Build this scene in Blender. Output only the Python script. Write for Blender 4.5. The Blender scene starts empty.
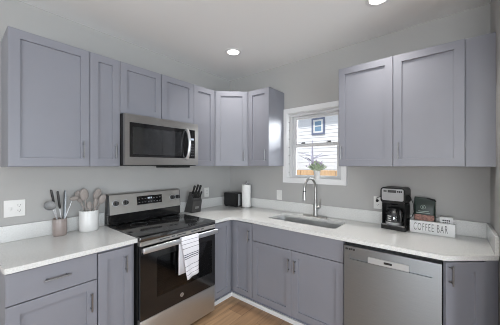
import bpy, bmesh, math, random
from mathutils import Vector, Matrix
random.seed(7)
PI = math.pi
scene = bpy.context.scene
COL = scene.collection

# ------------------------------------------------------------------ camera, world, sun, lights, exposure
cam = bpy.data.cameras.new('camera')
cam.sensor_width = 36.0
cam.lens = 245.62 / 500 * 36.0
cam.shift_y = 2.68 / 500
cam.clip_start = 0.02
cam_o = bpy.data.objects.new('camera', cam)
cam_o.location = (2.4755, -2.5734, 1.4665)
cam_o.rotation_euler = (PI / 2, 0, 0.6859)
COL.objects.link(cam_o)
scene.camera = cam_o

world = bpy.data.worlds.new('daylight')
scene.world = world
world.use_nodes = True
bg = world.node_tree.nodes['Background']
bg.inputs['Color'].default_value = (0.78, 0.88, 1.0, 1)
bg.inputs['Strength'].default_value = 1.35

sun = bpy.data.lights.new('sun', 'SUN')
sun.energy = 3.0
sun.angle = 0.01
sun.color = (1.0, 0.96, 0.9)
sun_o = bpy.data.objects.new('sun', sun)
COL.objects.link(sun_o)
sun_o.rotation_euler = Vector((0.18, 0.72, -0.95)).to_track_quat('-Z', 'Y').to_euler()

def area(name, loc, direction, sx, sy, energy, color):
    l = bpy.data.lights.new(name, 'AREA')
    l.shape = 'RECTANGLE'; l.size = sx; l.size_y = sy
    l.energy = energy; l.color = color
    o = bpy.data.objects.new(name, l)
    o.location = loc
    o.rotation_euler = Vector(direction).to_track_quat('-Z', 'Y').to_euler()
    COL.objects.link(o)
    return o
# daylight entering through the wide window on the far right side of the open room
area('daylight_side_window', (5.45, -2.9, 1.2), (-1, 0, 0.3), 2.5, 2.0, 135, (0.86, 0.93, 1.0))
# added fill light, shining in through an invented window in the rear wall
area('rear_fill_light', (2.9, -5.45, 1.35), (0, 1, 0.75), 2.6, 1.7, 130, (0.95, 0.97, 1.0))
# added lamp just outside the kitchen window, boosting the daylight that falls in
area('kitchen_window_fill', (1.9, 1.0, 2.35), (-.55, -1, -.45), 1.2, .9, 125, (0.93, 0.96, 1.0))
CAN_POWER = 5.0

scene.view_settings.view_transform = 'Standard'
scene.view_settings.look = 'None'
scene.view_settings.gamma = 1.0
scene.view_settings.use_curve_mapping = False
scene.cycles.filter_width = 1.0
scene.view_settings.exposure = -0.1

# ------------------------------------------------------------------ materials
def srgb(r, g, b):
    f = lambda c: (c / 255 / 12.92) if c / 255 <= 0.04045 else ((c / 255 + 0.055) / 1.055) ** 2.4
    return (f(r), f(g), f(b), 1)

def mat(name, col, rough=0.5, metal=0.0, spec=0.5, var=0.0, vscale=30.0, bump=0.0, bscale=60.0, stretch=None, coat=0.0, aniso=0.0):
    m = bpy.data.materials.new(name); m.use_nodes = True
    nt = m.node_tree; p = nt.nodes['Principled BSDF']
    p.inputs['Base Color'].default_value = col
    p.inputs['Roughness'].default_value = rough
    p.inputs['Metallic'].default_value = metal
    p.inputs['Specular IOR Level'].default_value = spec
    if coat: p.inputs['Coat Weight'].default_value = coat; p.inputs['Coat Roughness'].default_value = 0.05
    if aniso:
        tg = nt.nodes.new('ShaderNodeTangent'); tg.direction_type = 'RADIAL'; tg.axis = 'Z'
        nt.links.new(tg.outputs['Tangent'], p.inputs['Tangent']); p.inputs['Anisotropic'].default_value = aniso; p.inputs['Anisotropic Rotation'].default_value = 0.25
    tc = nt.nodes.new('ShaderNodeTexCoord'); mp = nt.nodes.new('ShaderNodeMapping')
    nt.links.new(tc.outputs['Object'], mp.inputs['Vector'])
    if stretch: mp.inputs['Scale'].default_value = stretch
    nz = nt.nodes.new('ShaderNodeTexNoise'); nz.inputs['Scale'].default_value = vscale
    nz.inputs['Detail'].default_value = 4
    nt.links.new(mp.outputs['Vector'], nz.inputs['Vector'])
    if var:
        r = nt.nodes.new('ShaderNodeMapRange')
        r.inputs['From Min'].default_value = 0.3; r.inputs['From Max'].default_value = 0.7
        r.inputs['To Min'].default_value = 1 - var; r.inputs['To Max'].default_value = 1 + var
        nt.links.new(nz.outputs['Fac'], r.inputs['Value'])
        mx = nt.nodes.new('ShaderNodeVectorMath'); mx.operation = 'SCALE'
        mx.inputs[0].default_value = col[:3]
        nt.links.new(r.outputs['Result'], mx.inputs['Scale'])
        nt.links.new(mx.outputs['Vector'], p.inputs['Base Color'])
    if bump:
        n2 = nt.nodes.new('ShaderNodeTexNoise'); n2.inputs['Scale'].default_value = bscale
        nt.links.new(mp.outputs['Vector'], n2.inputs['Vector'])
        b = nt.nodes.new('ShaderNodeBump'); b.inputs['Strength'].default_value = bump
        b.inputs['Distance'].default_value = 0.002
        nt.links.new(n2.outputs['Fac'], b.inputs['Height'])
        nt.links.new(b.outputs['Normal'], p.inputs['Normal'])
    return m

M = {}
M['wall'] = mat('wall_paint', srgb(173, 172, 170), 0.75, spec=0.25, bump=0.12, bscale=220)
M['ceiling'] = mat('ceiling_paint', srgb(236, 236, 235), 0.85, spec=0.2, bump=0.15, bscale=180)
M['white'] = mat('white_trim_paint', srgb(226, 226, 226), 0.4)
M['cabinet'] = mat('grey_cabinet_lacquer', srgb(131, 132, 140), 0.38, var=0.02, vscale=4)
M['handle'] = mat('brushed_nickel', srgb(142, 142, 143), 0.32, metal=1.0, var=0.05, vscale=80)
M['quartz'] = mat('white_quartz', srgb(214, 214, 212), 0.16, var=0.1, vscale=140)
M['steel'] = mat('brushed_steel', srgb(146, 151, 155), 0.36, metal=0.85, aniso=.8, var=0.05, vscale=12, stretch=(1, 1, 40))
M['micro_steel'] = mat('dark_brushed_steel', srgb(150, 147, 144), 0.34, metal=.9, var=.05, vscale=12, stretch=(1, 40, 40))
M['sink_steel'] = mat('satin_sink_steel', srgb(205, 206, 207), 0.42, metal=1.0, var=0.03)
M['steel_h'] = mat('horizontal_brushed_steel', srgb(190, 187, 182), 0.32, metal=0.85, var=0.05, vscale=12, stretch=(1, 40, 40))
M['chrome'] = mat('satin_nickel', srgb(172, 171, 169), 0.3, metal=1.0, var=0.03)
M['bright_steel'] = mat('bright_steel', srgb(206, 207, 209), 0.3, metal=.85, var=0.03)
M['black_glass'] = mat('black_ceramic_glass', srgb(20, 20, 21), 0.09, spec=0.7, var=0.1)
M['cooktop'] = mat('ceramic_cooktop', srgb(26, 26, 27), 0.12, spec=1.0, var=0.1)
M['cooktop'].node_tree.nodes['Principled BSDF'].inputs['IOR'].default_value = 1.8
M['black'] = mat('black_plastic', srgb(20, 20, 21), 0.35, var=0.1)
M['black_matte'] = mat('matte_black', srgb(26, 26, 27), 0.6, var=0.1)
M['charcoal'] = mat('charcoal_wood', srgb(62, 61, 61), 0.45, var=0.12, vscale=40)
M['dark_grey'] = mat('dark_grey_plastic', srgb(70, 70, 72), 0.4, var=0.06)
M['plastic_white'] = mat('white_plastic', srgb(222, 221, 218), 0.35, var=0.01)
M['ceramic_white'] = mat('white_ceramic', srgb(216, 215, 213), 0.25, var=0.01)
M['ceramic_taupe'] = mat('taupe_ceramic', srgb(147, 135, 130), 0.3, var=0.05)
M['grey_wood'] = mat('greyed_wood', srgb(146, 138, 133), 0.7, var=0.12, vscale=30)
M['paper'] = mat('paper_towel', srgb(238, 237, 234), 0.9, var=0.03, vscale=90, bump=0.4, bscale=200)
M['sign'] = mat('white_sign_wood', srgb(228, 228, 227), 0.5, var=0.02)
M['ink'] = mat('grey_black_ink', srgb(48, 48, 50), 0.6, var=0.05)
M['bag'] = mat('dark_green_foil', srgb(18, 40, 33), 0.4, var=0.2, vscale=18, bump=0.5, bscale=30)
M['bag_band'] = mat('coral_brown_print', srgb(150, 108, 96), 0.5, var=0.5, vscale=70)
M['bag_print'] = mat('pale_print', srgb(150, 164, 156), 0.5, var=0.05)
M['coffee'] = mat('black_coffee', srgb(24, 15, 11), 0.15, var=0.1)
M['leaf'] = mat('sage_leaf', srgb(182, 198, 168), 0.6, var=0.25, vscale=25)
M['blossom'] = mat('lilac_blossom', srgb(182, 166, 196), 0.6, var=0.2)
M['soil'] = mat('potting_soil', srgb(60, 48, 40), 0.9, var=0.3)
M['siding'] = mat('white_siding', srgb(232, 232, 235), 0.6, var=0.02)
M['roof'] = mat('grey_shingle', srgb(110, 112, 120), 0.85, var=0.2)
M['blue_trim'] = mat('blue_grey_trim', srgb(112, 120, 146), 0.6, var=0.04)
M['fence'] = mat('cedar_boards', srgb(196, 160, 122), 0.8, var=0.15, vscale=8, stretch=(8, 8, 1))
M['ground'] = mat('dry_ground', srgb(150, 132, 108), 0.95, var=0.25, vscale=3)
M['tree_shape'] = mat('pale_lavender_grey', srgb(176, 174, 192), 0.9, var=0.2)
M['cavity'] = mat('oven_enamel', srgb(84, 84, 88), 0.4, var=0.1)
M['screen'] = mat('perforated_metal', srgb(185, 185, 185), 0.5, var=0.1)
M['silver'] = mat('silver_plastic', srgb(178, 179, 180), 0.35, metal=.3, var=.02)
M['vinyl'] = mat('white_vinyl', srgb(206, 206, 207), 0.4)
M['mesh'] = mat('fine_steel_mesh', srgb(150, 150, 150), 0.6, metal=.3, var=.15, vscale=200)
M['kick'] = mat('toe_kick_lacquer', srgb(120, 122, 135), 0.6, var=0.03)
M['neighbour_glass'] = mat('dark_window_glass', srgb(120, 150, 176), 0.15, var=0.1, vscale=6)

def emit(name, col, s):
    m = bpy.data.materials.new(name); m.use_nodes = True
    nt = m.node_tree; nt.nodes.remove(nt.nodes['Principled BSDF'])
    e = nt.nodes.new('ShaderNodeEmission'); e.inputs['Color'].default_value = col; e.inputs['Strength'].default_value = s
    nt.links.new(e.outputs['Emission'], nt.nodes['Material Output'].inputs['Surface'])
    return m
M['lens'] = emit('lit_lens', (1, 0.97, 0.92, 1), 9.0)
M['lcd'] = emit('lit_digits', (0.75, 0.85, 1, 1), 0.8)

def glass(name, tint, gloss, rough=0.02):
    m = bpy.data.materials.new(name); m.use_nodes = True
    nt = m.node_tree; nt.nodes.remove(nt.nodes['Principled BSDF'])
    t = nt.nodes.new('ShaderNodeBsdfTransparent'); t.inputs['Color'].default_value = tint
    g = nt.nodes.new('ShaderNodeBsdfGlossy'); g.inputs['Roughness'].default_value = rough
    fr = nt.nodes.new('ShaderNodeFresnel'); fr.inputs['IOR'].default_value = gloss
    mx = nt.nodes.new('ShaderNodeMixShader')
    nt.links.new(fr.outputs['Fac'], mx.inputs['Fac'])
    nt.links.new(t.outputs['BSDF'], mx.inputs[1]); nt.links.new(g.outputs['BSDF'], mx.inputs[2])
    nt.links.new(mx.outputs['Shader'], nt.nodes['Material Output'].inputs['Surface'])
    return m
M['pane'] = glass('clear_pane', (0.97, 0.98, 0.98, 1), 1.35)
M['oven_glass'] = glass('smoked_oven_glass', (0.42, 0.42, 0.43, 1), 1.45, 0.03)
M['micro_glass'] = glass('smoked_microwave_glass', (0.55, 0.55, 0.55, 1), 1.7, 0.03)
M['carafe_glass'] = glass('carafe_glass', (0.86, 0.88, 0.88, 1), 1.9, 0.12)

def floor_mat():
    m = bpy.data.materials.new('oak_plank_floor'); m.use_nodes = True
    nt = m.node_tree; L = nt.links; p = nt.nodes['Principled BSDF']
    tc = nt.nodes.new('ShaderNodeTexCoord')
    mp = nt.nodes.new('ShaderNodeMapping'); mp.inputs['Rotation'].default_value = (0, 0, PI / 2)
    L.new(tc.outputs['Object'], mp.inputs['Vector'])
    br = nt.nodes.new('ShaderNodeTexBrick')
    br.inputs['Scale'].default_value = 1.0
    br.inputs['Brick Width'].default_value = 1.22; br.inputs['Row Height'].default_value = 0.18
    br.inputs['Mortar Size'].default_value = 0.0012; br.offset = 0.37
    br.inputs['Color1'].default_value = srgb(176, 142, 108); br.inputs['Color2'].default_value = srgb(152, 118, 88)
    br.inputs['Mortar'].default_value = srgb(84, 62, 46)
    L.new(mp.outputs['Vector'], br.inputs['Vector'])
    mp2 = nt.nodes.new('ShaderNodeMapping'); mp2.inputs['Scale'].default_value = (14, 1.1, 1)
    L.new(tc.outputs['Object'], mp2.inputs['Vector'])
    nz = nt.nodes.new('ShaderNodeTexNoise'); nz.inputs['Scale'].default_value = 2.2; nz.inputs['Detail'].default_value = 8
    L.new(mp2.outputs['Vector'], nz.inputs['Vector'])
    rp = nt.nodes.new('ShaderNodeMapRange'); rp.inputs['From Min'].default_value = 0.3; rp.inputs['From Max'].default_value = 0.7
    rp.inputs['To Min'].default_value = 0.72; rp.inputs['To Max'].default_value = 1.22
    L.new(nz.outputs['Fac'], rp.inputs['Value'])
    vm = nt.nodes.new('ShaderNodeVectorMath'); vm.operation = 'SCALE'
    L.new(br.outputs['Color'], vm.inputs[0]); L.new(rp.outputs['Result'], vm.inputs['Scale'])
    L.new(vm.outputs['Vector'], p.inputs['Base Color'])
    p.inputs['Roughness'].default_value = 0.42
    return m
M['floor'] = floor_mat()

def towel_mat():
    m = bpy.data.materials.new('striped_cotton'); m.use_nodes = True
    nt = m.node_tree; L = nt.links; p = nt.nodes['Principled BSDF']
    uv = nt.nodes.new('ShaderNodeUVMap')
    sep = nt.nodes.new('ShaderNodeSeparateXYZ'); L.new(uv.outputs['UV'], sep.inputs['Vector'])
    # the V coordinate is metres along the cloth
    acc = None
    stripes = [(0.035, .0016), (0.070, .0016), (0.110, .0018), (0.175, .003), (0.192, .004), (0.209, .003), (0.262, .0018), (0.298, .0016), (0.33, .0016)]
    for c, w in stripes:
        s = nt.nodes.new('ShaderNodeMath'); s.operation = 'COMPARE'
        s.inputs[1].default_value = c; s.inputs[2].default_value = w
        L.new(sep.outputs['Y'], s.inputs[0])
        if acc is None: acc = s
        else:
            a = nt.nodes.new('ShaderNodeMath'); a.operation = 'MAXIMUM'
            L.new(acc.outputs[0], a.inputs[0]); L.new(s.outputs[0], a.inputs[1]); acc = a
    mx = nt.nodes.new('ShaderNodeMix'); mx.data_type = 'RGBA'
    mx.inputs[6].default_value = srgb(222, 221, 226); mx.inputs[7].default_value = srgb(60, 62, 76)
    L.new(acc.outputs[0], mx.inputs[0]); L.new(mx.outputs[2], p.inputs['Base Color'])
    p.inputs['Roughness'].default_value = 0.95
    return m
M['towel'] = towel_mat()

# ------------------------------------------------------------------ mesh helpers
class MB:
    def __init__(s): s.bm = bmesh.new()
    def box(s, x0, x1, y0, y1, z0, z1, bev=0.0, seg=1):
        r = bmesh.ops.create_cube(s.bm, size=1.0)
        vs = r['verts']
        for v in vs:
            v.co = Vector((x0 + (v.co.x + .5) * (x1 - x0), y0 + (v.co.y + .5) * (y1 - y0), z0 + (v.co.z + .5) * (z1 - z0)))
        if bev:
            es = list({e for v in vs for e in v.link_edges})
            bmesh.ops.bevel(s.bm, geom=es, offset=bev, segments=seg, affect='EDGES', profile=0.5)
        return s
    def face(s, pts):
        return s.bm.faces.new([s.bm.verts.new(p) for p in pts])
    def loft(s, rings, caps=(True, True), close=True):
        R = [[s.bm.verts.new(p) for p in r] for r in rings]
        n = len(R[0])
        for a, b in zip(R, R[1:]):
            for i in range(n if close else n - 1):
                j = (i + 1) % n
                s.bm.faces.new((a[i], a[j], b[j], b[i]))
        if caps[0]: s.bm.faces.new(list(reversed(R[0])))
        if caps[1]: s.bm.faces.new(R[-1])
        return s
    def cyl(s, p0, p1, r0, r1=None, seg=16, caps=(True, True)):
        r1 = r0 if r1 is None else r1
        p0, p1 = Vector(p0), Vector(p1)
        d = (p1 - p0).normalized()
        a = d.orthogonal().normalized(); b = d.cross(a)
        ring = lambda c, r: [c + (a * math.cos(2 * PI * i / seg) + b * math.sin(2 * PI * i / seg)) * r for i in range(seg)]
        return s.loft([ring(p0, r0), ring(p1, r1)], caps)
    def tube(s, pts, rad, seg=10, flat=1.0):
        pts = [Vector(p) for p in pts]
        rad = rad if isinstance(rad, (list, tuple)) else [rad] * len(pts)
        rings = []
        t0 = (pts[1] - pts[0]).normalized(); a = t0.orthogonal().normalized()
        for i, p in enumerate(pts):
            t = (pts[min(i + 1, len(pts) - 1)] - pts[max(i - 1, 0)]).normalized()
            a = (a - t * a.dot(t)).normalized(); b = t.cross(a)
            rings.append([p + (a * math.cos(2 * PI * k / seg) + b * math.sin(2 * PI * k / seg) * flat) * rad[i] for k in range(seg)])
        return s.loft(rings)
    def lathe(s, prof, c=(0, 0, 0), seg=32, caps=(True, True), rib=0.0):
        rings = []
        for r, z in prof:
            rings.append([Vector((c[0] + r * (1 + (rib if k % 2 else 0)) * math.cos(2 * PI * k / seg), c[1] + r * (1 + (rib if k % 2 else 0)) * math.sin(2 * PI * k / seg), c[2] + z)) for k in range(seg)])
        return s.loft(rings, caps)
    def prism(s, poly, z0, z1, axis='z', holes=()):
        """poly: 2-D outline, extruded along an axis (z: xy outline, y: xz outline, x: yz outline)."""
        def P(p, h):
            return {'z': (p[0], p[1], h), 'y': (p[0], h, p[1]), 'x': (h, p[0], p[1])}[axis]
        edges = []
        for loop in [poly] + list(holes):
            vs = [s.bm.verts.new(P(p, z0)) for p in loop]
            for i in range(len(vs)): edges.append(s.bm.edges.new((vs[i], vs[(i + 1) % len(vs)])))
        if not holes:
            f = [s.bm.faces.new([v for v in vs])]
        else:
            r = bmesh.ops.triangle_fill(s.bm, edges=edges, use_beauty=True, use_dissolve=False)
            f = [g for g in r['geom'] if isinstance(g, bmesh.types.BMFace)]
        r = bmesh.ops.extrude_face_region(s.bm, geom=f)
        nv = [g for g in r['geom'] if isinstance(g, bmesh.types.BMVert)]
        k = {'z': 2, 'y': 1, 'x': 0}[axis]
        for v in nv: v.co[k] = z1
        return s
    def ball(s, c, r, sc=(1, 1, 1), seg=12, rot=None):
        m = Matrix.Translation(c) @ (rot.to_matrix().to_4x4() if rot else Matrix()) @ Matrix.Diagonal((r * sc[0], r * sc[1], r * sc[2], 1))
        bmesh.ops.create_uvsphere(s.bm, u_segments=seg, v_segments=max(6, seg // 2), radius=1, matrix=m)
        return s
    def door(s, x0, x1, z0, z1, stile=0.057, thick=0.02, rec=0.013):
        """a shaker panel whose front lies on y = 0 and whose back on y = thick"""
        R = lambda i, y: [(x0 + i, y, z0 + i), (x1 - i, y, z0 + i), (x1 - i, y, z1 - i), (x0 + i, y, z1 - i)]
        if stile <= 0:
            return s.loft([R(0, thick), R(0, .0015), R(.0015, 0)])
        return s.loft([R(0, thick), R(0, .0015), R(.0015, 0), R(stile, 0), R(stile + .002, rec)])
    def build(s, name, m, parent=None, smooth=True):
        me = bpy.data.meshes.new(name)
        bmesh.ops.recalc_face_normals(s.bm, faces=s.bm.faces)
        s.bm.to_mesh(me); s.bm.free()
        if smooth:
            me.shade_smooth(); me.set_sharp_from_angle(angle=math.radians(35))
        if m: me.materials.append(m)
        o = bpy.data.objects.new(name, me); COL.objects.link(o)
        if parent: o.parent = parent
        return o

def tag(o, label, cat, group=None):
    o['label'] = label; o['category'] = cat
    if group: o['group'] = group
    return o
def thing(name, label, cat, loc=(0, 0, 0), rz=0.0, group=None):
    o = bpy.data.objects.new(name, None); o.empty_display_size = .05
    o.location = loc; o.rotation_euler = (0, 0, rz); COL.objects.link(o)
    return tag(o, label, cat, group)
def structure(o):
    o['kind'] = 'structure'; return o
def rrect(x0, x1, y0, y1, r, n=5):
    pts = []
    for cx, cy, a in ((x1 - r, y1 - r, 0), (x0 + r, y1 - r, 90), (x0 + r, y0 + r, 180), (x1 - r, y0 + r, 270)):
        for k in range(n + 1):
            t = math.radians(a + 90 * k / n); pts.append((cx + r * math.cos(t), cy + r * math.sin(t)))
    return pts
def text_mesh(txt, size, depth, sx=1.0, shear=0.0):
    cu = bpy.data.curves.new('lettering', 'FONT'); cu.body = txt; cu.size = size; cu.extrude = depth
    cu.align_x = 'CENTER'; cu.align_y = 'CENTER'; cu.space_character = 1.25; cu.offset = -size * 0.013
    o = bpy.data.objects.new('lettering', cu); COL.objects.link(o)
    dg = bpy.context.evaluated_depsgraph_get(); dg.update()
    me = bpy.data.meshes.new_from_object(o.evaluated_get(dg))
    bpy.data.objects.remove(o); bpy.data.curves.remove(cu)
    for v in me.vertices: v.co.x *= sx
    return me

# ------------------------------------------------------------------ the setting
H = 2.686; W = 2.705
XE, YE = 5.2, -5.2
structure(MB().box(-.15, XE + .15, YE - .15, .14, -.12, 0).build('floor', M['floor']))
structure(MB().box(-.15, XE + .15, YE - .15, .14, H, H + .15).build('ceiling', M['ceiling']))
structure(MB().box(-.15, 0, YE - .15, .14, 0, H).build('wall_left', M['wall']))
OX0, OX1, OZ0, OZ1 = .948, 1.602, 1.308, 2.088
structure(MB().prism([(0, 0), (W + .001, 0), (W + .001, H), (0, H)], 0, .14, 'y', holes=[[(OX0, OZ0), (OX0, OZ1), (OX1, OZ1), (OX1, OZ0)]]).build('wall_back', M['wall']))
structure(MB().box(W, W + .13, -.80, .14, 0, H).build('wall_right', M['wall']))
structure(MB().box(W + .13, XE, -.80, -.67, 0, H).build('wall_dining', M['wall']))
structure(MB().prism([(YE, 0), (-.67, 0), (-.67, H), (YE, H)], XE, XE + .15, 'x', holes=[[(-4.2, .2), (-1.6, .2), (-1.6, 2.3), (-4.2, 2.3)]]).build('wall_side', M['wall']))
structure(MB().prism([(0, 0), (XE, 0), (XE, H), (0, H)], YE - .15, YE, 'y', holes=[[(1.5, .5), (1.5, 2.3), (4.3, 2.3), (4.3, .5)]]).build('wall_rear', M['wall']))

# window above the sink: casing, jamb liner, frame, two sashes
def window(name, ax, x0, x1, z0, z1):
    pass
w = structure(bpy.data.objects.new('window_1', None)); COL.objects.link(w); w.location = (OX0, 0, OZ0)
ww, wh = OX1 - OX0, OZ1 - OZ0
rect = lambda a, b, c, d: [(a, c), (b, c), (b, d), (a, d)]
cs = .05
MB().prism(rect(-cs, ww + cs, -cs, wh + cs), -.018, -.0005, 'y', holes=[rect(.004, ww - .004, .004, wh - .004)]).build('casing', M['white'], w)
MB().prism(rect(-.0, ww + .0, 0, wh), .001, .135, 'y', holes=[rect(.008, ww - .008, .008, wh - .008)]).build('jamb_liner', M['white'], w)
MB().prism(rect(.009, ww - .009, .009, wh - .009), .062, .13, 'y', holes=[rect(.034, ww - .034, .014, wh - .034)]).build('window_frame', M['vinyl'], w)
mid = .395
for nm, za, zb, y in (('upper', mid - .017, wh - .035, .100), ('lower', .0145, mid + .017, .071)):
    sh = MB().prism(rect(.035, ww - .035, za, zb), y, y + .026, 'y', holes=[rect(.077, ww - .077, za + .027, zb - .034)]).build('sash', M['vinyl'], w)
    MB().box(.0765, ww - .0765, y + .011, y + .015, za + .0265, zb - .0335).build('pane', M['pane'], sh)
for xx in (.17, .48):
    MB().box(xx - .028, xx + .028, .075, .095, mid + .0175, mid + .026, .003).box(xx - .012, xx + .03, .070, .084, mid + .026, mid + .034, .003).build('sash_lock', M['handle'], w)
nt_ = MB()
for k in range(7):
    nt_.box(.0081, .011, .022, .034, .07 + k * .1, .078 + k * .1)
nt_.box(.0081, .0095, .046, .049, .03, wh - .03)
nt_.build('balance_track', M['dark_grey'], w)

# unseen windows of the open room; the rear one is added for fill light
for nm, axis, a0, a1, c0, c1, pl in (('window_2', 'x', -4.2, -1.6, .2, 2.3, XE), ('added_window_3', 'y', 1.5, 4.3, .5, 2.3, YE - .15)):
    w2 = structure(bpy.data.objects.new(nm, None)); COL.objects.link(w2)
    am = (a0 + a1) / 2
    MB().prism(rect(a0 + .001, a1 - .001, c0 + .001, c1 - .001), pl + .03, pl + .11, axis, holes=[rect(a0 + .06, am - .03, c0 + .06, c1 - .06), rect(am + .03, a1 - .06, c0 + .06, c1 - .06)]).build('window_frame', M['white'], w2)
    for p0, p1 in ((a0 + .0605, am - .0305), (am + .0305, a1 - .0605)):
        MB().prism(rect(p0, p1, c0 + .0605, c1 - .0605), pl + .065, pl + .071, axis).build('pane', M['pane'], w2)

# white shoe moulding in front of the toe kicks
structure(MB().prism([(.555, -.905), (.572, -.905), (.572, -.572), (1.835, -.572), (1.835, -.555), (.555, -.555)], 0, .042).build('trim_1', M['white']))
structure(MB().box(.555, .572, -2.39, -1.682, 0, .042, .004).build('trim_2', M['white']))

# ------------------------------------------------------------------ outside
tag(MB().box(-9, 8, .2, 9, -.75, -.62).build('yard', M['ground']), 'bare dry yard ground outside the kitchen window', 'ground')
bpy.data.objects['yard']['kind'] = 'structure'
hs = thing('neighbour_house', 'white sided house beyond the kitchen window with a small blue framed window', 'house', (-1.5, 5.0, -.62))
pr = []
z = 0.0
prof = [(0.12, 0)]
while z < 4.0:
    prof += [(0.0, z), (0.014, z + .115)]; z += .115
prof += [(.12, z)]
MB().prism(prof, -4.6, 5.5, 'x').build('siding_wall', M['siding'], hs)
MB().prism([(-.46, 3.98), (-.46, 4.16), (.5, 4.62), (3.0, 5.6), (3.0, 5.4), (.12, 4.0)], -4.9, 5.8, 'x').build('roof', M['roof'], hs)
wn = MB().prism(rect(.42, .86, 3.08, 3.62), -.03, .0, 'y', holes=[rect(.475, .805, 3.135, 3.565)]).build('window_trim', M['blue_trim'], hs)
MB().prism(rect(.476, .804, 3.136, 3.564), -.022, -.004, 'y', holes=[rect(.53, .75, 3.19, 3.34), rect(.53, .75, 3.37, 3.51)]).build('window_sash', M['white'], wn)
MB().box(.529, .751, -.012, -.005, 3.189, 3.511).build('window_glass', M['neighbour_glass'], wn)
fb = MB()
for k in range(46):
    x = -4.2 + k * .15
    fb.box(x, x + .143, 0, .02, 0, 1.985, .003)
fb.box(-4.2, 2.7, .0205, .06, .35, .44).box(-4.2, 2.7, .0205, .06, 1.55, 1.64)
f_o = fb.build('wooden_fence', M['fence']); f_o.location = (0, 2.15, -.62)
tag(f_o, 'tan wooden board fence outside, low behind the window plant', 'fence')
tr = thing('pale_tree_shape', 'small pale tree shape standing outside before the white siding', 'tree', (-.42, 3.6, -.62))  # tree shape stands in for a pale mark against the siding
tb = MB(); tb.tube([(0, 0, 0), (.02, 0, 1.2), (0, .02, 2.25), (.01, 0, 2.75)], [.05, .04, .032, .012])
for k in range(9):
    zz = 2.05 + .07 * (k % 5); a = k * 2.4; l = .3 + .1 * (k % 3)
    tb.tube([(0, 0, zz), (l * .5 * math.cos(a), l * .5 * math.sin(a), zz + .07), (l * math.cos(a), l * math.sin(a), zz + .1 + .05 * (k % 2))], [.014, .011, .006], seg=6)
tb.build('trunk', M['tree_shape'], tr)

# ------------------------------------------------------------------ cabinet builders (local frame: front on y = 0, x to the right, y to the back)
def pull(parent, x, z, length=.128, vertical=True, m='handle', y0=0.0, label=None):
    b = MB(); r = .0055; off = -.028
    if vertical:
        b.cyl((x, y0 + off, z - length / 2), (x, y0 + off, z + length / 2), r, seg=10)
        for s in (-1, 1): b.cyl((x, y0 + .0005, z + s * length * .36), (x, y0 + off, z + s * length * .36), r * .8, seg=8)
    else:
        b.cyl((x - length / 2, y0 + off, z), (x + length / 2, y0 + off, z), r, seg=10)
        for s in (-1, 1): b.cyl((x + s * length * .36, y0 + .0005, z), (x + s * length * .36, y0 + off, z), r * .8, seg=8)
    return b.build('handle', M[m], parent)

UB, UT = 1.455, 2.341
G = .002
def upper(label, x, y, rz, width, doors, z0=UB, z1=UT, depth=.33, group='grey shaker wall cabinets'):
    """doors: list of (x0, x1, handle x or None)"""
    t = thing('wall_cabinet', label, 'cabinet', (x, y, z0), rz, group)
    MB().box(.001, width - .001, .0215, depth - .002, 0.001, z1 - z0, .001).build('carcass', M['cabinet'], t)
    for a, b, hx in doors:
        d = MB().door(a + G, b - G, .004, z1 - z0 - .002).build('door', M['cabinet'], t)
        if hx is not None: pull(d, hx, .125)
    return t

SW = PI / 2   # cabinets on the stove wall face +x
upper('tall grey wall cabinet with one wide door, leftmost on the stove wall', .33, -2.346, SW, .4535, [(0, .4535, .408)])
upper('narrow grey wall cabinet left of the stainless microwave', .33, -1.8925, SW, .2225, [(0, .2225, .185)])
upper('short grey two-door wall cabinet directly above the stainless microwave', .33, -1.670, SW, .7635, [(0, .381, None), (.382, .7635, None)], z0=1.901)
upper('narrow grey wall cabinet right of the stainless microwave', .33, -.9065, SW, .2955, [(0, .2955, None)])
dg_ = thing('corner_wall_cabinet', 'grey corner wall cabinet set diagonally above toaster and paper towels', 'cabinet', (.33, -.61, UB), PI / 4, 'grey shaker wall cabinets')
q = math.sqrt(.5)
inv = lambda X, Y: ((X - .33) * q + (Y + .61) * q, -(X - .33) * q + (Y + .61) * q)
cp = [inv(*p) for p in ((.315, -.609), (.335, -.59), (.59, -.335), (.609, -.315), (.609, -.001), (.001, -.001), (.001, -.609))]
MB().prism(cp, .001, UT - UB).build('carcass', M['cabinet'], dg_)
dw_ = .28 * math.sqrt(2)
d = MB().door(.012, dw_ - .012, .004, UT - UB - .002).build('door', M['cabinet'], dg_)
pull(d, dw_ - .05, .125)
upper('narrow grey wall cabinet left of the window with a bright side panel', .611, -.33, 0, .299, [(0, .299, .26)])
rc = upper('wide grey two-door wall cabinet right of the window, above the coffee maker', 1.680, -.33, 0, .871, [(0, .4355, .032), (.4365, .871, .475)])
MB().box(.872, W - 1.680 - .002, .021, .04, .001, UT - UB, .001).build('filler_panel', M['cabinet'], rc)

BZ0, BZ1 = .105, .876
def base(label, x, y, rz, width, name='base_cabinet', group='grey shaker base cabinets', depth=.63, full=True):
    t = thing(name, label, 'cabinet', (x, y, 0), rz, group)
    if full:
        MB().box(.001, width - .001, .0215, depth - .004, BZ0, BZ1 + .006, .001).build('carcass', M['cabinet'], t)
        MB().box(.002, width - .002, .078, .095, .0, BZ0 - .001).build('toe_kick', M['kick'], t)
    return t
t = base('grey base cabinet with one drawer over a door, under the left counter', .63, -2.387, SW, .4425)
d = MB().door(G, .4425 - G, .703, BZ1, stile=0).build('drawer', M['cabinet'], t); pull(d, .2245, .793, .132, False)
d = MB().door(G, .4425 - G, BZ0 + .005, .697).build('door', M['cabinet'], t); pull(d, .405, .565, .12)
t = base('narrow grey base cabinet with one full-height door left of the stove', .63, -1.944, SW, .2575)
d = MB().door(G + .004, .2575 - .022, BZ0 + .005, BZ1 - .012).build('door', M['cabinet'], t); pull(d, .186, .75, .12)
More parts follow.
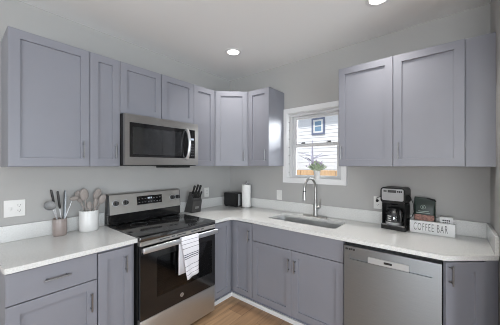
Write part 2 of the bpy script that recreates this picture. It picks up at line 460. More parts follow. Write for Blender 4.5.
# L-shaped corner base
t = thing('corner_base_cabinet', 'grey corner base cabinet with two doors meeting right of the stove', 'cabinet', (.63, -.63, 0), 0, 'grey shaker base cabinets')
c_ = .6085
cp = [(-.0215, -.272), (-.0215, .0215), (.279, .0215), (.279, .628), (-.628, .628), (-.628, -.272)]
MB().prism(cp, BZ0, BZ1 + .006).build('carcass', M['cabinet'], t)
MB().prism([(-.095, -.272), (-.078, -.272), (-.078, .078), (.279, .078), (.279, .095), (-.095, .095)], 0, BZ0 - .001).build('toe_kick', M['kick'], t)
d = MB().door(.023, .277, BZ0 + .005, BZ1 - .006, stile=.05).build('door', M['cabinet'], t); pull(d, .246, .748, .12)
d = MB().door(0, .247, BZ0 + .005, BZ1 - .006, stile=.05).build('door', M['cabinet'], t)
d.location = (0, -.27, 0); d.rotation_euler = (0, 0, PI / 2)
t = base('wide grey sink base cabinet with false front and two doors below the sink', .913, -.63, 0, .915, depth=.63, full=False)
sb = MB().box(.001, .019, .0215, .626, BZ0, BZ1 + .006).box(.896, .914, .0215, .626, BZ0, BZ1 + .006).box(.019, .896, .0215, .626, BZ0, BZ0 + .018).box(.019, .896, .608, .626, BZ0 + .018, BZ1 + .006).box(.019, .896, .0215, .04, BZ0 + .018, BZ1 + .006)
sb.build('carcass', M['cabinet'], t)
MB().box(.002, .913, .078, .095, 0, BZ0 - .001).build('toe_kick', M['kick'], t)
MB().door(G, .915 - G, .703, BZ1, stile=0).build('drawer_front', M['cabinet'], t)
d = MB().door(G, .4555, BZ0 + .005, .697).build('door', M['cabinet'], t); pull(d, .428, .567, .118)
d = MB().door(.4585, .915 - G, BZ0 + .005, .697).build('door', M['cabinet'], t); pull(d, .492, .567, .118)
# angled end cabinet
ex, ey = 2.452, -.655
ang = math.atan2(.195, .225); ew = .262
t = thing('angled_base_cabinet', 'grey base cabinet with an angled door right of the dishwasher', 'cabinet', (ex, ey, 0), ang, 'grey shaker base cabinets')
ca, sa = math.cos(ang), math.sin(ang)
inv = lambda X, Y: ((X - ex) * ca + (Y - ey) * sa, -(X - ex) * sa + (Y - ey) * ca)
endp = (ex + ca * .336 - sa * .0215, ey + sa * .336 + ca * .0215)
pts = [(ex - sa * .0215, ey + ca * .0215), (W - .002, ey + ca * .0215 + sa * .0 + (W - .002 - (ex - sa * .0215)) * math.tan(ang)), (W - .002, -.002), (ex - sa * .0215, -.002)]
MB().prism([inv(*p) for p in pts], BZ0, BZ1 + .006).build('carcass', M['cabinet'], t)
pk = [(p[0] , p[1] + .07) for p in pts[:2]] + [(W - .002, -.05), (ex - sa * .0215, -.05)]
MB().prism([inv(*p) for p in pk], 0, BZ0 - .001).build('toe_kick', M['kick'], t)
d = MB().door(.0, ew - .012, BZ0 + .005, BZ1 - .004, stile=.062).build('door', M['cabinet'], t); pull(d, .022, .80, .12)
MB().box(ew - .004, ew + .056, .012, .021, BZ0, BZ1 + .004, .001).build('filler_panel', M['cabinet'], t)

# ------------------------------------------------------------------ countertops
CZ0, CZ1, BS = .884, .914, 1.031
t = thing('countertop', 'white speckled quartz countertop left of the stove with its low backsplash', 'countertop', (0, -2.4, CZ0), 0)
MB().prism([(.002, .005), (.62, .005), (.641, .012), (.648, .03), (.648, .722), (.002, .722)], 0, CZ1 - CZ0).build('slab', M['quartz'], t)
MB().box(.0015, .021, .005, .722, CZ1 - CZ0 + .0005, BS - CZ0, .002).build('backsplash', M['quartz'], t)
t = thing('countertop', 'long white quartz countertop around the corner, holding sink and coffee maker', 'countertop', (0, 0, CZ0), 0)
out = [(.002, -.903), (.65, -.903), (.65, -.715), (.665, -.68), (.695, -.655), (.74, -.65), (2.44, -.664), (2.462, -.659), (W - .003, -.448), (W - .003, -.002), (.002, -.002)]
SX0, SX1, SY0, SY1 = .985, 1.70, -.465, -.15
hole = rrect(SX0, SX1, SY0, SY1, .035)
MB().prism(out, 0, CZ1 - CZ0, holes=[hole]).build('slab', M['quartz'], t)
hb = CZ1 - CZ0 + .0005
b = MB().box(.0015, .021, -.903, -.0015, hb, BS - CZ0, .002)
b.build('backsplash', M['quartz'], t)
MB().box(.0215, W - .022, -.021, -.0015, hb, BS - CZ0, .002).build('backsplash', M['quartz'], t)
MB().box(W - .0215, W - .0015, -.462, -.0015, hb, BS - CZ0, .002).build('backsplash', M['quartz'], t)

# ------------------------------------------------------------------ sink and faucet
t = thing('sink', 'stainless undermount sink below the window', 'sink', (SX0, SY0, .68))
def ring(i, zz, r): return [(p[0] - SX0, p[1] - SY0, zz - .68) for p in rrect(SX0 + i, SX1 - i, SY0 + i, SY1 - i, r)]
MB().loft([ring(-.02, .8825, .05), ring(-.004, .8825, .04), ring(-.002, .84, .04), ring(.004, .71, .04), ring(.035, .690, .04)], (False, True)).build('basin', M['sink_steel'], t)
MB().cyl(((SX1 - SX0) / 2, .16, .0115), ((SX1 - SX0) / 2, .16, .014), .045, seg=24).cyl(((SX1 - SX0) / 2, .16, .014), ((SX1 - SX0) / 2, .16, .017), .012, seg=12).build('drain', M['bright_steel'], t)

t = thing('faucet', 'tall brushed nickel pull-down faucet with a side lever behind the sink', 'faucet', (1.345, -.078, CZ1))
MB().prism(rrect(-.145, .135, -.027, .027, .026), .0005, .011).build('base_plate', M['chrome'], t)
MB().lathe([(.026, .0115), (.026, .02), (.022, .03), (.0215, .135), (.016, .15), (.0135, .155)], seg=20).build('body', M['chrome'], t)
pts = [(0, 0, .15), (0, 0, .30)]
tx, ty = -.03, -.2
for k in range(1, 13):
    a = PI * k / 12
    s_ = (1 - math.cos(a)) / 2
    pts.append((tx * s_, ty * s_, .30 + .112 * math.sin(a)))
pts.append((tx, ty, .285))
MB().tube(pts, .0125, 12).build('spout', M['chrome'], t)
MB().lathe([(.014, .288), (.0165, .27), (.019, .22), (.02, .195), (.015, .19)], (tx, ty, 0), 16).build('spray_head', M['chrome'], t)
MB().lathe([(.0143, .291), (.0158, .287), (.0158, .282)], (tx, ty, 0), 16).build('collar', M['black'], t)
MB().cyl((.018, 0, .105), (.05, 0, .105), .017, .017, 16).tube([(.048, 0, .105), (.052, -.004, .13), (.055, -.012, .195)], [.012, .008, .006], 10).build('lever', M['chrome'], t)

# ------------------------------------------------------------------ range
RY0, RW = -1.6715, .7615
t = thing('range', 'stainless steel electric stove with black glass cooktop between the counters', 'stove', (.67, RY0, 0), SW)
MB().box(.003, RW - .003, .047, .655, .03, .8835, .002).build('body', M['black_matte'], t)
MB().box(.02, RW - .02, .09, .6, .0, .0295).build('plinth', M['black_matte'], t)
ck = MB().box(.001, RW - .001, -.005, .58, .884, .922, .006, 2).build('cooktop', M['cooktop'], t)
for bx, by, br in ((.2, .15, .115), (.55, .15, .09), (.2, .42, .075), (.55, .42, .1), (.38, .46, .05)):
    MB().lathe([(br, .9222), (br, .9226), (br - .004, .9226), (br - .004, .9222)], (bx, by, 0), 36, (False, False)).build('burner_ring', M['dark_grey'], ck)
# stainless strip with vent slots below the cooktop edge
st = MB().box(.004, RW - .004, -.003, .046, .849, .8835, .003).build('vent_strip', M['steel_h'], t)
for x0_, x1_ in ((.16, .25), (.27, .30), (.32, .41), (.47, .56), (.58, .61)):
    MB().box(x0_, x1_, -.0044, -.0031, .867, .875).build('vent_slot', M['dark_grey'], st)
# backguard: black riser and sloped stainless console
MB().box(.002, RW - .002, .5805, .65, .923, 1.012, .003).build('backguard_riser', M['black_glass'], t)
cons = MB().prism([(.572, 1.0125), (.59, 1.19), (.60, 1.2), (.645, 1.2), (.652, 1.19), (.652, 1.0125)], .012, RW - .012, 'x').build('control_console', M['steel_h'], t)
for a, b2 in ((.002, .0118), (RW - .0118, RW - .002)):
    MB().prism([(.578, 1.0125), (.594, 1.187), (.645, 1.195), (.653, 1.0125)], a, b2, 'x').build('end_cap', M['dark_grey'], cons)
nrm = Vector((0, -(1.19 - 1.0125), .018)).normalized()
def on_console(x, zz): return Vector((x, .572 + (zz - 1.0125) * .018 / .1775, zz))
for kx in (.062, .150, .650, .724):
    kx = min(kx, RW - .045)
    p = on_console(kx, 1.113)
    MB().cyl(p + nrm * .0004, p + nrm * .0055, .031, .030, 24).build('knob_bezel', M['bright_steel'], t)
    k_ = MB().cyl(p + nrm * .006, p + nrm * .03, .023, .020, 24).build('knob', M['black'], t)
    pm = p + nrm * .0305
    MB().box(pm.x - .004, pm.x + .004, pm.y - .004, pm.y + .001, pm.z - .018, pm.z + .018).build('grip', M['dark_grey'], k_)
pA, pB = on_console(.262, 1.075), on_console(.53, 1.158)
dp = MB().loft([[pA, Vector((pB.x, pA.y, pA.z)), pB, Vector((pA.x, pB.y, pB.z))], [v + nrm * .002 for v in (pA, Vector((pB.x, pA.y, pA.z)), pB, Vector((pA.x, pB.y, pB.z)))]]).build('display', M['black_glass'], t)
lg = MB()
for r_ in range(2):
    for c2 in range(8):
        if r_ == 1 and c2 in (3, 4): continue
        p = on_console(.285 + c2 * .0315, 1.097 + r_ * .034) + nrm * .0022
        MB().box(p.x - .008, p.x + .008, p.y - .0006, p.y + .0006, p.z - .004, p.z + .004).build('button', M['handle'], dp)
p = on_console(.395, 1.134) + nrm * .0022
for k in range(3): lg.box(p.x - .022 + k * .016, p.x - .012 + k * .016, p.y - .0006, p.y + .0006, p.z - .008, p.z + .008)
lg.build('digits', M['lcd'], dp)
# door: frame around a window with the cavity behind, bowed handle bar, drawer
OD0, OD1 = .288, .848
wx0, wx1, wz0, wz1 = .14, .715, .42, .74
od = MB().prism(rect(.004, RW - .004, OD0, OD1), 0.0, .0455, 'y', holes=[rect(wx0, wx1, wz0, wz1)]).build('oven_door', M['black_glass'], t)
MB().box(wx0 + .001, wx1 - .001, .0405, .0455, wz0 + .001, wz1 - .001).build('oven_cavity', M['cavity'], od)
rk = MB()
for zz in (.50, .60, .655):
    for k in range(3): rk.cyl((wx0 + .004, .03 + .003 * k, zz + .012 * k - .012), (wx1 - .004, .03 + .003 * k, zz + .012 * k - .012), .0022, seg=6)
rk.build('oven_rack', M['handle'], od)
MB().box(wx0 + .0005, wx1 - .0005, .002, .006, wz0 + .0005, wz1 - .0005).build('oven_window', M['oven_glass'], od)
bd = MB().cyl((.372, -.0005, .345), (.372, -.003, .345), .0175, seg=24).build('badge', M['bright_steel'], t)
sc_ = MB()
sc_.tube([(.372 + .011 * math.cos(a * .4), -.0036, .345 + .011 * math.sin(a * .4)) for a in range(16)], .0009, 6)
sc_.tube([(.366, -.0036, .350), (.363, -.0036, .345), (.367, -.0036, .340), (.3705, -.0036, .3445), (.368, -.0036, .345)], .0009, 6)
sc_.tube([(.379, -.0036, .350), (.3745, -.0036, .348), (.377, -.0036, .3455), (.3738, -.0036, .342), (.379, -.0036, .340)], .0009, 6)
sc_.build('script_letters', M['dark_grey'], bd)
hd = MB().box(.006, RW - .006, -.046, -.030, .803, .847, .006, 3).box(.012, .034, -.0305, -.0005, .808, .832, .003).box(RW - .034, RW - .012, -.0305, -.0005, .808, .832, .003).build('handle', M['bright_steel'], od)
MB().box(.004, RW - .004, .004, .0465, .035, .281, .004, 2).build('storage_drawer', M['steel_h'], t)

# towel over the oven handle
def towel():
    x0, x1 = .333, .513
    yb, yf, zt = -.0265, -.0505, .8515
    path = [(yb + .004, .535), (yb + .003, .68), (yb, .80), (yb - .0005, zt - .002), (yb - .008, zt + .0015), (yf + .008, zt + .0015), (yf + .0005, zt - .002), (yf, .80)]
    for k in range(1, 13): path.append((yf - .001 - .004 * math.sin(k * .5), .80 - k * .0255))
    # cumulative length along the cloth from the front bottom edge
    L = [0.0]
    for i in range(len(path) - 1, 0, -1): L.append(L[-1] + math.hypot(path[i][0] - path[i - 1][0], path[i][1] - path[i - 1][1]))
    L = list(reversed(L))
    n = 14
    bm = bmesh.new(); uvl = bm.loops.layers.uv.new('UVMap')
    grid = []
    for i, (y, z_) in enumerate(path):
        row = []
        for j in range(n + 1):
            u = j / n
            back = i < 3
            hang = max(0, (.80 - z_)) / .33
            x = x0 + (x1 - x0) * u + (.06 * hang * (1 - u) if not back else -.01)
            yy = y - (.006 * math.sin(u * 9 + .5) * hang if not back else 0)
            if not back: yy -= .004 * hang
            zz = z_ + ((.5 - u) * -.03 * hang if not back else 0)
            row.append((bm.verts.new((x, yy, zz)), (u, L[i])))
        grid.append(row)
    for i in range(len(path) - 1):
        for j in range(n):
            q4 = (grid[i][j], grid[i][j + 1], grid[i + 1][j + 1], grid[i + 1][j])
            f = bm.faces.new([v for v, _ in q4])
            for lp, (_, uv) in zip(f.loops, q4): lp[uvl].uv = uv
    me = bpy.data.meshes.new('dish_towel'); bm.to_mesh(me); bm.free(); me.shade_smooth()
    me.materials.append(M['towel'])
    o = bpy.data.objects.new('dish_towel', me); COL.objects.link(o)
    o.location = (.67, RY0, 0); o.rotation_euler = (0, 0, SW)
    md = o.modifiers.new('thickness', 'SOLIDIFY'); md.thickness = .003; md.offset = 0
    return o
tag(towel(), 'white dish towel with thin dark stripes hanging over the oven door handle', 'towel')

# ------------------------------------------------------------------ microwave
MZ0, MZ1 = 1.461, 1.898
t = thing('microwave', 'stainless over-the-range microwave with black window above the stove', 'microwave', (.405, -1.6685, MZ0), SW)
mw, mh = .760, MZ1 - MZ0
MB().box(.001, mw - .001, .03, .40, .012, mh - .001, .002).build('body', M['black_matte'], t)
MB().box(.01, mw - .01, .03, .38, -.0, .0115).build('vent_grille', M['black'], t)
MB().box(.45, .70, .06, .30, -.02, -.0005, .003).build('light_panel', M['black'], t)
dr = MB().prism(rect(.002, mw - .002, .008, mh - .002), 0, .029, 'y', holes=[rect(.042, .716, .075, mh - .07)]).build('door', M['micro_steel'], t)
MB().prism(rect(.0425, .600, .0755, mh - .0705), .004, .0285, 'y', holes=[rect(.07, .572, .10, mh - .105)]).build('window_frame', M['black_glass'], dr)
MB().box(.0705, .5715, .006, .009, .1005, mh - .1055).build('window_glass', M['micro_glass'], dr)
MB().box(.0705, .5715, .024, .028, .1005, mh - .1055).build('perforated_screen', M['screen'], dr)
cpn = MB().box(.601, .7155, .003, .0285, .0755, mh - .0705).build('control_panel', M['black_glass'], t)
MB().box(.665, .705, .0015, .0029, .262, .282).build('display', M['lcd'], cpn)
for r_ in range(5):
    for c2 in range(2): MB().box(.668 + c2 * .02, .681 + c2 * .02, .002, .0029, .10 + r_ * .028, .112 + r_ * .028).build('button', M['dark_grey'], cpn)
hp = []
for k in range(13):
    u = k / 12
    hp.append((.614, .0 - .012 - .035 * math.sin(PI * u) ** .8, .075 + u * .285))
MB().tube([(.614, .003, .075)] + hp + [(.614, .003, .36)], .0155, 12, 1.0).build('handle', M['bright_steel'], dr)

# ------------------------------------------------------------------ dishwasher
DX0, DWW = 1.838, .598
t = thing('dishwasher', 'stainless steel dishwasher with pocket handle under the right counter', 'dishwasher', (DX0, -.66, 0))
MB().box(.002, DWW - .002, .046, .62, .02, .878, .002).build('tub', M['black_matte'], t)
MB().box(.01, DWW - .01, .07, .09, .0, .0195).build('toe_kick', M['black_matte'], t)
ddr = MB().prism(rect(.004, DWW - .004, .11, .856), 0, .045, 'y', holes=[rect(.045, .548, .758, .806)]).build('door', M['steel'], t)
MB().box(.0455, .5475, .012, .03, .7585, .8055).build('pocket', M['steel'], ddr)
gp = MB().box(.172, .424, -.002, .0115, .760, .8045, .002).build('handle_plate', M['silver'], t)
MB().box(.275, .325, -.0032, -.0021, .777, .792).build('display', M['black'], gp)
bp_ = MB().ball((.024, -.0012, .834), .009, (1.3, .12, .9)).box(.038, .052, -.001, -.0001, .826, .841).box(.054, .066, -.001, -.0001, .828, .842).box(.069, .082, -.001, -.0001, .826, .841).build('maker_mark', M['ink'], ddr)
MB().box(.006, DWW - .006, .01, .045, .025, .106, .002).build('lower_panel', M['black_matte'], t)

# ------------------------------------------------------------------ outlets and switches
def plate(label, loc, rz, w_, h_, kinds, name='outlet', group=None):
    t = thing(name, label, 'outlet', loc, rz, group)
    MB().box(-w_ / 2, w_ / 2, -.006, -.0005, -h_ / 2, h_ / 2, .002).build('cover_plate', M['plastic_white'], t)
    n = len(kinds)
    for i, k in enumerate(kinds):
        x = (-(n - 1) / 2 + i) * .046
        if k == 'switch':
            MB().box(x - .006, x + .006, -.014, -.0062, -.013, .008, .002).build('toggle', M['plastic_white'], t)
        else:
            for s in (-1, 1):
                oc = MB().prism(rrect(x - .017, x + .017, s * .02 - .014, s * .02 + .014, .01), -.0085, -.0062, 'y').build('receptacle', M['plastic_white'], t)
                MB().box(x - .0085, x - .006, -.0089, -.0086, s * .02 - .002, s * .02 + .007).box(x + .006, x + .0085, -.0089, -.0086, s * .02 - .002, s * .02 + .007).cyl((x, -.0086, s * .02 - .008), (x, -.0089, s * .02 - .008), .0026, seg=8).build('slots', M['dark_grey'], oc)
    return t
plate('white double wall plate with a toggle switch and an outlet above the left counter', (0, -2.272, 1.151), SW, .116, .122, ['switch', 'outlet'])
plate('single white outlet plate on the wall behind the knife block', (0, -.447, 1.113), SW, .078, .122, ['outlet'])
plate('single white switch plate on the wall between paper towels and window', (.838, 0, 1.10), 0, .074, .118, ['switch'], 'light_switch')
plate('single white outlet plate beside the coffee maker with a black plug in it', (1.939, 0, 1.112), 0, .074, .118, ['outlet'])

# ------------------------------------------------------------------ ceiling lights
def can(label, x, y):
    t = thing('recessed_light', label, 'ceiling light', (x, y, H), 0, 'recessed ceiling lights')
    MB().lathe([(.062, -.0045), (.064, -.006), (.088, -.004), (.09, -.0005), (.06, -.0005)], seg=40, caps=(False, False)).build('trim_ring', M['white'], t)
    MB().lathe([(.0, -.003), (.0615, -.003)], seg=32, caps=(False, False)).build('lens', M['lens'], t)
    l = bpy.data.lights.new('recessed_lamp', 'AREA'); l.shape = 'DISK'; l.size = .12; l.energy = CAN_POWER; l.color = (1, .965, .92); l.spread = math.radians(105)
    o = bpy.data.objects.new('recessed_lamp', l); COL.objects.link(o); o.parent = t; o.location = (0, 0, -.012)
    return t
can('lit round recessed ceiling light in front of the room corner', .66, -.64)
can('lit round recessed ceiling light cut by the top of the photo', 2.065, -0.587)
can('added recessed fill lamp behind the camera to the left, out of view', 1.3, -3.9)  # this lamp and the next are unseen, added to light the room
can('added recessed fill lamp behind the camera to the right, out of view', 3.6, -3.6)

# ------------------------------------------------------------------ things on the counters
def crock(name, label, x, y, r, h, m, seg=32, rib=0.0):
    b = MB().lathe([(r * .9, .0005), (r * .97, .006), (r, .02), (r, h - .004), (r * .98, h), (r * .9, h - .004), (r * .88, .014)], seg=seg, rib=rib)
    o = b.build(name, M[m]); o.location = (x, y, CZ1)
    return tag(o, label, 'utensil holder')
c1 = (.086, -2.024); c2 = (.098, -1.826)
crock('utensil_crock', 'taupe ceramic crock holding steel and black utensils on the left counter', c1[0], c1[1], .047, .133, 'ceramic_taupe')
crock('utensil_crock', 'larger white ribbed crock of grey wooden spoons beside the stove', c2[0], c2[1], .071, .172, 'ceramic_white', 64, .018)

def stick(p0, p1, t): return Vector(p0).lerp(Vector(p1), t)
# crock one
z0_ = CZ1 + .017
def uten(name, label, base_, top, group='steel utensils in the taupe crock'):
    return thing(name, label, 'utensil', base_, 0, group), Vector(top) - Vector(base_)
t, v = uten('skimmer', 'mesh skimmer leaning left out of the taupe crock', (c1[0] + .016, c1[1] + .012, z0_), (.095, -2.068, 1.125))
MB().tube([v * 0, v], .0035, 8).build('handle', M['bright_steel'], t)
hc = Vector((.095, -2.088, 1.155)) - t.location
b = MB(); b.lathe([(.0, -.022), (.018, -.02), (.029, -.012), (.037, 0)], seg=20, caps=(False, False))
b.lathe([(.037, -.002), (.0395, 0), (.037, .002), (.0355, 0), (.037, -.002)], seg=20, caps=(False, False))
sk = b.build('mesh_bowl', M['mesh'], t); sk.location = hc; sk.rotation_euler = (.25, math.radians(62), .2)
for lab, bs, tp in (('black handled steel server standing at the back left of the taupe crock', (c1[0] - .016, c1[1] + .004, z0_), (.055, -2.072, 1.275)),
                    ('black handled steel spatula in the middle of the taupe crock', (c1[0] + .0, c1[1] + .022, z0_), (.075, -2.036, 1.262))):
    t, v = uten('serving_utensil', lab, bs, tp)
    MB().tube([v * 0, v * .58], .0045, 8).build('shank', M['bright_steel'], t)
    MB().tube([v * .581, v * .62, v * .9, v * .99, v], [.006, .0085, .0095, .008, .004], 10, .7).build('grip', M['black'], t)
t, v = uten('tongs', 'upright stainless tongs at the right of the taupe crock', (c1[0] - .005, c1[1] + .026, z0_), (.065, -1.985, 1.262))
for s in (-1, 1):
    a = Vector((.006 * s, 0, 0))
    MB().tube([a * 0.3, v * .5 + a * 1.6, v * .95 + a, v], [.008, .009, .0085, .006], 8, .3).build('arm', M['steel'], t)
t, v = uten('serving_spoon', 'steel spoon leaning right out of the taupe crock', (c1[0] + .026, c1[1] - .012, z0_), (.098, -1.948, 1.175))
MB().tube([v * 0, v], .0032, 8).build('handle', M['bright_steel'], t)
e = Vector((.098, -1.93, 1.195)) - t.location
MB().ball(e, .033, (.35, 1.0, .55), 14).build('spoon_bowl', M['grey_wood'], t)

# crock two: wooden spoons and turners
spec = [('wide grey wooden spoon leaning left in the white crock', (.055, -1.882, 1.198), .028, .054, (.07, -1.805)),
        ('grey wooden turner with a broad blade in the white crock, tallest on the left', (.10, -1.860, 1.222), .032, .052, (.092, -1.82)),
        ('short grey wooden spatula in front in the white crock', (.148, -1.838, 1.135), .018, .035, (.125, -1.815)),
        ('tall grey wooden spoon leaning right in the white crock', (.07, -1.752, 1.208), .031, .054, (.085, -1.85)),
        ('grey wooden ladle leaning furthest right in the white crock', (.128, -1.734, 1.172), .028, .046, (.108, -1.842)),
        ('slim grey wooden spoon just right of the short spatula in the white crock', (.142, -1.79, 1.15), .017, .038, (.13, -1.80))]
for i, (lab, tp, rw, rh, bxy) in enumerate(spec):
    t, v = uten('wooden_spoon', lab, (bxy[0], bxy[1], CZ1 + .018), tp, 'wooden spoons in the white crock')
    MB().tube([v * 0, v * .5, v * .86], [.0055, .006, .0075], 8, .8).build('handle', M['grey_wood'], t)
    dr_ = v.normalized()
    rot = Vector((0, 0, 1)).rotation_difference(dr_)
    MB().ball(v * .855 + dr_ * rh * .8, 1, (.008 + .004 * (i % 2), rw, rh), 16, rot).build('spoon_bowl', M['grey_wood'], t)

# knife block and knives
kb = thing('knife_block', 'charcoal wooden knife block leaning on the counter right of the stove', 'knife block', (.022, -.81, CZ1))
KS = 1.2
prof = [(x * KS, z * KS + .0005) for x, z in [(0.0, 0), (.118, 0), (.140, .112), (.095, .2), (.084, .2)]]
MB().prism(prof, 0, .13, 'y').build('block', M['charcoal'], kb)
MB().prism([(x * KS, z * KS) for x, z in [(.1262, .037), (.1277, .037), (.1322, .06), (.1307, .06)]], .04, .095, 'y').build('name_plate', M['handle'], kb)
ax = Vector((.42, 0, .9)).normalized()
for r_ in range(2):
    for c3 in range(3 + r_):
        f_ = (.25, .72)[r_]
        px = (.095 + (.140 - .095) * f_) * KS; pz = (.2 + (.112 - .2) * f_) * KS
        yy = .022 + c3 * .086 / (2 + r_)
        col_names = {3: ('left', 'middle', 'right'), 4: ('left end', 'centre left', 'centre right', 'right end')}[3 + r_]
        row = ('large black knife handle in the back row of the knife block, %s', 'small black knife handle in the front row of the knife block, %s')[r_] % col_names[c3]
        k = thing('knife', row, 'knife', (.022 + px, -.81 + yy, CZ1 + pz + .001), 0, 'knives in the knife block')
        ln = (.115, .08)[r_] + .01 * (c3 % 2); rr = (.0125, .0095)[r_]
        MB().tube([ax * .006, ax * .014, ax * ln * .5, ax * ln * .92, ax * ln], [rr * .8, rr, rr * .9, rr * 1.1, rr * .6], 10, .62).build('handle', M['black'], k)
        MB().cyl(ax * .0015, ax * .0058, rr * .75, rr * .75, 10).build('bolster', M['handle'], k)

# toaster
t = thing('toaster', 'black two-slot toaster with a steel end stripe in the room corner', 'toaster', (.085, -.21, CZ1))
tw, td, th = .225, .14, .185
MB().prism(rrect(0, tw, .012, th, .022), 0, td, 'y').build('housing', M['black'], t)
MB().box(tw + .0003, tw + .004, .038, .078, .02, th - .012, .001).build('end_stripe', M['bright_steel'], t)
MB().box(.01, .045, .01, .04, .0005, .0118).box(tw - .045, tw - .01, .01, .04, .0005, .0118).box(.01, .045, td - .04, td - .01, .0005, .0118).box(tw - .045, tw - .01, td - .04, td - .01, .0005, .0118).build('feet', M['black'], t)
MB().box(.03, tw - .03, .035, .055, th + .0002, th + .0015).box(.03, tw - .03, .085, .105, th + .0002, th + .0015).build('slots', M['dark_grey'], t)
MB().box(tw + .0003, tw + .018, .092, .122, .11, .122, .002).build('lever', M['black'], t)

# paper towels
t = thing('paper_towel_holder', 'steel paper towel stand beside the black toaster', 'paper towel holder', (.395, -.108, CZ1))
MB().lathe([(.078, .0005), (.078, .007), (.07, .011), (.012, .012)], seg=36).build('base', M['chrome'], t)
MB().lathe([(.006, .0125), (.006, .318), (.011, .322), (.015, .332), (.011, .342), (.002, .345)], seg=14).build('rod', M['chrome'], t)
o = MB().lathe([(.02, .0), (.057, .0), (.0585, .003), (.0585, .281), (.057, .284), (.02, .284), (.02, .0)], seg=40, caps=(False, False)).build('paper_towel_roll', M['paper'])
o.location = (.395, -.108, CZ1 + .0125); tag(o, 'white roll of paper towels on the steel stand in the corner', 'paper towels')

# ------------------------------------------------------------------ coffee maker
CMX, CMY, CMR = 2.101, -.105, -.15
t = thing('coffee_maker', 'black drip coffee maker with a steel front panel on the right counter', 'coffee maker', (CMX, CMY, CZ1), CMR)
hw, cf, cb = .096, -.08, .068      # half width, front, back
MB().prism(rrect(-hw, hw, cf, cb, .018), .0005, .034).build('base', M['black'], t)
MB().box(-hw + .004, hw - .004, .012, cb, .0345, .225, .006).build('tower', M['black'], t)
for xa, xb in ((-hw + .004, -hw + .014), (hw - .014, hw - .004)):
    MB().box(xa, xb, cf + .02, .0118, .0345, .225, .003).build('side_wall', M['black'], t)
hd_ = MB().prism(rrect(-hw, hw, .2255, .362, .028), cf, cb, 'y').build('brew_head', M['black'], t)
pnl = MB().prism(rrect(-hw + .012, hw - .012, .25, .35, .014), cf - .004, cf - .0003, 'y').build('front_panel', M['bright_steel'], t)
MB().box(-.036, .03, cf - .0055, cf - .0042, .318, .340).build('display', M['dark_grey'], pnl)
for sx_ in (-.064, -.05, .042, .055, .068):
    MB().box(sx_ - .005, sx_ + .005, cf - .0058, cf - .0042, .322, .336, .001).build('button', M['black'], pnl)
MB().prism([(-hw + .004, .036), (hw - .004, .036), (hw - .004, .046), (-hw + .004, .046)], cf - .003, cf + .002, 'y').build('front_lip', M['handle'], t)
MB().lathe([(.064, .0345), (.064, .0375)], (0, -.036 + .0, 0), 32).build('warming_plate', M['dark_grey'], t)
MB().lathe([(.03, .212), (.05, .2252)], (0, -.034, 0), 24).build('filter_spout', M['black'], hd_)
cc = MB()
cc.tube([(hw - .002, -.01, .30), (hw + .022, -.022, .285), (hw + .046, -.03, .23), (hw + .05, -.03, .17), (hw + .034, -.025, .125), (hw - .003, -.02, .10)], .0032, 8)
cc.tube([(-hw + .003, .04, .30), (-hw - .015, .06, .285), (-hw - .035, .075, .265)], .003, 8)
plg = Vector((1.939 - CMX, -.012 - CMY, 1.132 - CZ1)); plg.rotate(Matrix.Rotation(-CMR, 3, 'Z'))
cc.tube([(-hw - .035, .075, .265), plg + Vector((.004, -.03, .03)), plg + Vector((0, -.024, 0))], .003, 8)
cc.build('power_cord', M['black'], t)
MB().ball(plg + Vector((0, -.012, 0)), .013, (1, .9, 1.1), 12).build('plug', M['black'], t)
t2 = thing('coffee_carafe', 'glass coffee carafe with black handle inside the coffee maker', 'carafe', (CMX - .006, CMY - .036, CZ1 + .038), CMR)
MB().lathe([(.052, .0), (.060, .01), (.064, .04), (.062, .08), (.05, .115), (.046, .13), (.044, .13), (.048, .115), (.06, .08), (.0615, .04), (.058, .012), (.05, .004)], seg=32).build('glass_jug', M['carafe_glass'], t2)
MB().lathe([(.0665, .094), (.0645, .109), (.0575, .109), (.0595, .094)], seg=32, caps=(False, False)).build('neck_band', M['black'], t2)
MB().lathe([(.047, .1305), (.05, .134), (.046, .146), (.015, .149)], seg=32).build('lid', M['black'], t2)
MB().lathe([(.0535, .0035), (.0615, .0095), (.0625, .014), (.0655, .030), (.0668, .030), (.063, .009), (.054, .002)], seg=32, caps=(False, False)).build('base_band', M['bright_steel'], t2)
mk = MB()
for k in range(4): mk.box(-.03, -.008 + .006 * (k % 2), -.0662, -.0650, .024 + k * .018, .031 + k * .018)
mk.build('level_marks', M['plastic_white'], t2)
MB().tube([(.04, -.03, .138), (.062, -.05, .132), (.068, -.056, .09), (.062, -.05, .03)], [.008, .011, .012, .009], 10, .8).build('handle', M['black'], t2)

# bag of coffee
t = thing('coffee_bag', 'dark green bag of coffee standing behind the white sign', 'coffee bag', (2.305, -.058, CZ1), -.05)
rings = []
for u, ww_, dd in ((0, .071, .028), (.1, .074, .031), (.45, .073, .029), (.7, .072, .024), (.85, .072, .014), (.94, .072, .004), (1, .070, .003)):
    zz = .0005 + u * .285
    rings.append([(x, y + .0 , zz - (0.012 if u > .9 and x > 0 else 0)) for x, y in rrect(-ww_, ww_, -dd, dd, dd * .6, 4)])
MB().loft(rings).build('pouch', M['bag'], t)
MB().tube([(.015, -.008, .278), (.05, -.012, .270), (.078, -.013, .258)], [.006, .008, .006], 8, .6).build('tin_tie', M['black'], t)
fr_ = lambda z_: -.0325 + max(0, (z_ - .12)) * .05
MB().box(-.067, .067, -.0335, -.0316, .095, .142).build('printed_band', M['bag_band'], t)
em = MB(); em.lathe([(.0, 0), (.004, 0), (.004, .001)], (-.01, 0, 0), 12, (False, False))
em = MB()
em.loft([[(-.008 + .018 * math.cos(a), -.0312, .205 + .018 * math.sin(a)) for a in [2 * PI * k / 24 for k in range(24)]], [(-.008 + .0155 * math.cos(a), -.0318, .205 + .0155 * math.sin(a)) for a in [2 * PI * k / 24 for k in range(24)]]], (False, False))
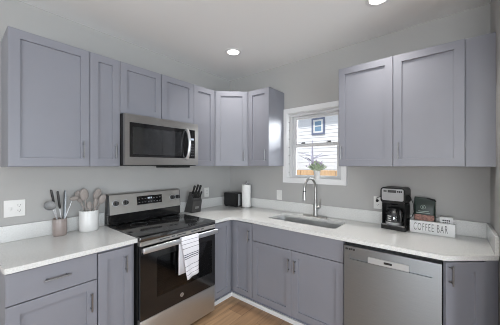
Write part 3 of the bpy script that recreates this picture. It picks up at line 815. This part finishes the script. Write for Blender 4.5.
em.tube([(-.015, -.0314, .198), (-.011, -.0314, .210), (-.008, -.0314, .214), (-.005, -.0314, .210), (-.001, -.0314, .198)], .0016, 6)
em.tube([(-.008, -.0314, .19), (-.008, -.0314, .206)], .003, 6)
em.build('round_emblem', M['bag_print'], t)
ln = MB().box(-.04, .03, -.0322, -.031, .168, .173).box(-.055, .04, -.0326, -.031, .155, .160)
ln.build('printed_lines', M['bag_print'], t)

# sign
t = thing('coffee_sign', 'white block sign lettered COFFEE BAR on the right counter', 'sign', (2.352, -.128, CZ1), 0)
MB().box(-.143, .148, -.018, .018, .0005, .099, .002).build('block', M['sign'], t)
lm = text_mesh('COFFEE BAR', .086, .0006, .385)
lo = bpy.data.objects.new('lettering', lm); lm.materials.append(M['ink']); COL.objects.link(lo); lo.parent = t
lo.location = (-.006, -.0188, .049); lo.rotation_euler = (PI / 2, 0, 0)

# little picture block behind the sign
t = thing('picture_block', 'small white framed block with grey lettering behind the right end of the sign', 'ornament', (2.447, -.085, CZ1), 0)
MB().prism(rect(-.042, .042, .0005, .142), -.018, .018, 'y', holes=[rect(-.031, .031, .06, .131)]).build('frame', M['sign'], t)
MB().box(-.0305, .0305, -.008, .0, .0605, .1305).build('panel', M['sign'], t)
mk = MB()
for k in range(3):
    for j in range(4): mk.box(-.024 + j * .0125, -.015 + j * .0125, -.0092, -.0082, .073 + k * .018, .084 + k * .018)
mk.build('lettering', M['ink'], t)

# plant on the window sill
t = thing('potted_plant', 'small flowering sage plant in a white pot on the window sill', 'plant', (1.315, .026, OZ0 + .0085))
MB().lathe([(.027, .0005), (.0355, .078), (.037, .08), (.037, .09), (.034, .09), (.031, .075), (.024, .006)], seg=28).build('pot', M['ceramic_white'], t)
MB().lathe([(.0, .074), (.030, .074)], seg=20, caps=(False, False)).build('soil', M['soil'], t)
lf = MB(); fl = MB()
for k in range(80):
    a = random.uniform(0, 2 * PI); sp = random.uniform(.015, 1) ** .7
    ln_ = random.uniform(.07, .115)
    ex_ = Vector((math.cos(a) * .128 * sp, math.sin(a) * .05 * sp - .02, .08 + (1.15 - sp * .72) * .105))
    b0 = Vector((ex_.x * .15, ex_.y * .15, .075))
    side = (ex_ - b0).cross(Vector((0, 0, 1))).normalized() * .011
    for f0 in (.45, .7, .9):
        c = b0.lerp(ex_, f0); dr_ = (ex_ - b0).normalized()
        for s in (-1, 1):
            tip = c + dr_ * .016 + side * 1.9 * s
            up = Vector((0, 0, .002))
            lf.face([c, c + dr_ * .012 + side * .6 * s * .4 + up, tip, c + side * s * .9 - up])
    lf.tube([b0, ex_], .0012, 5)
    if k % 5 == 0 and ex_.z > .1:
        fl.ball(ex_ + Vector((0, 0, .008)), .0075, (1, 1, 1.5), 8)
lf.build('foliage', M['leaf'], t, smooth=False)
fl.build('flowers', M['blossom'], t)
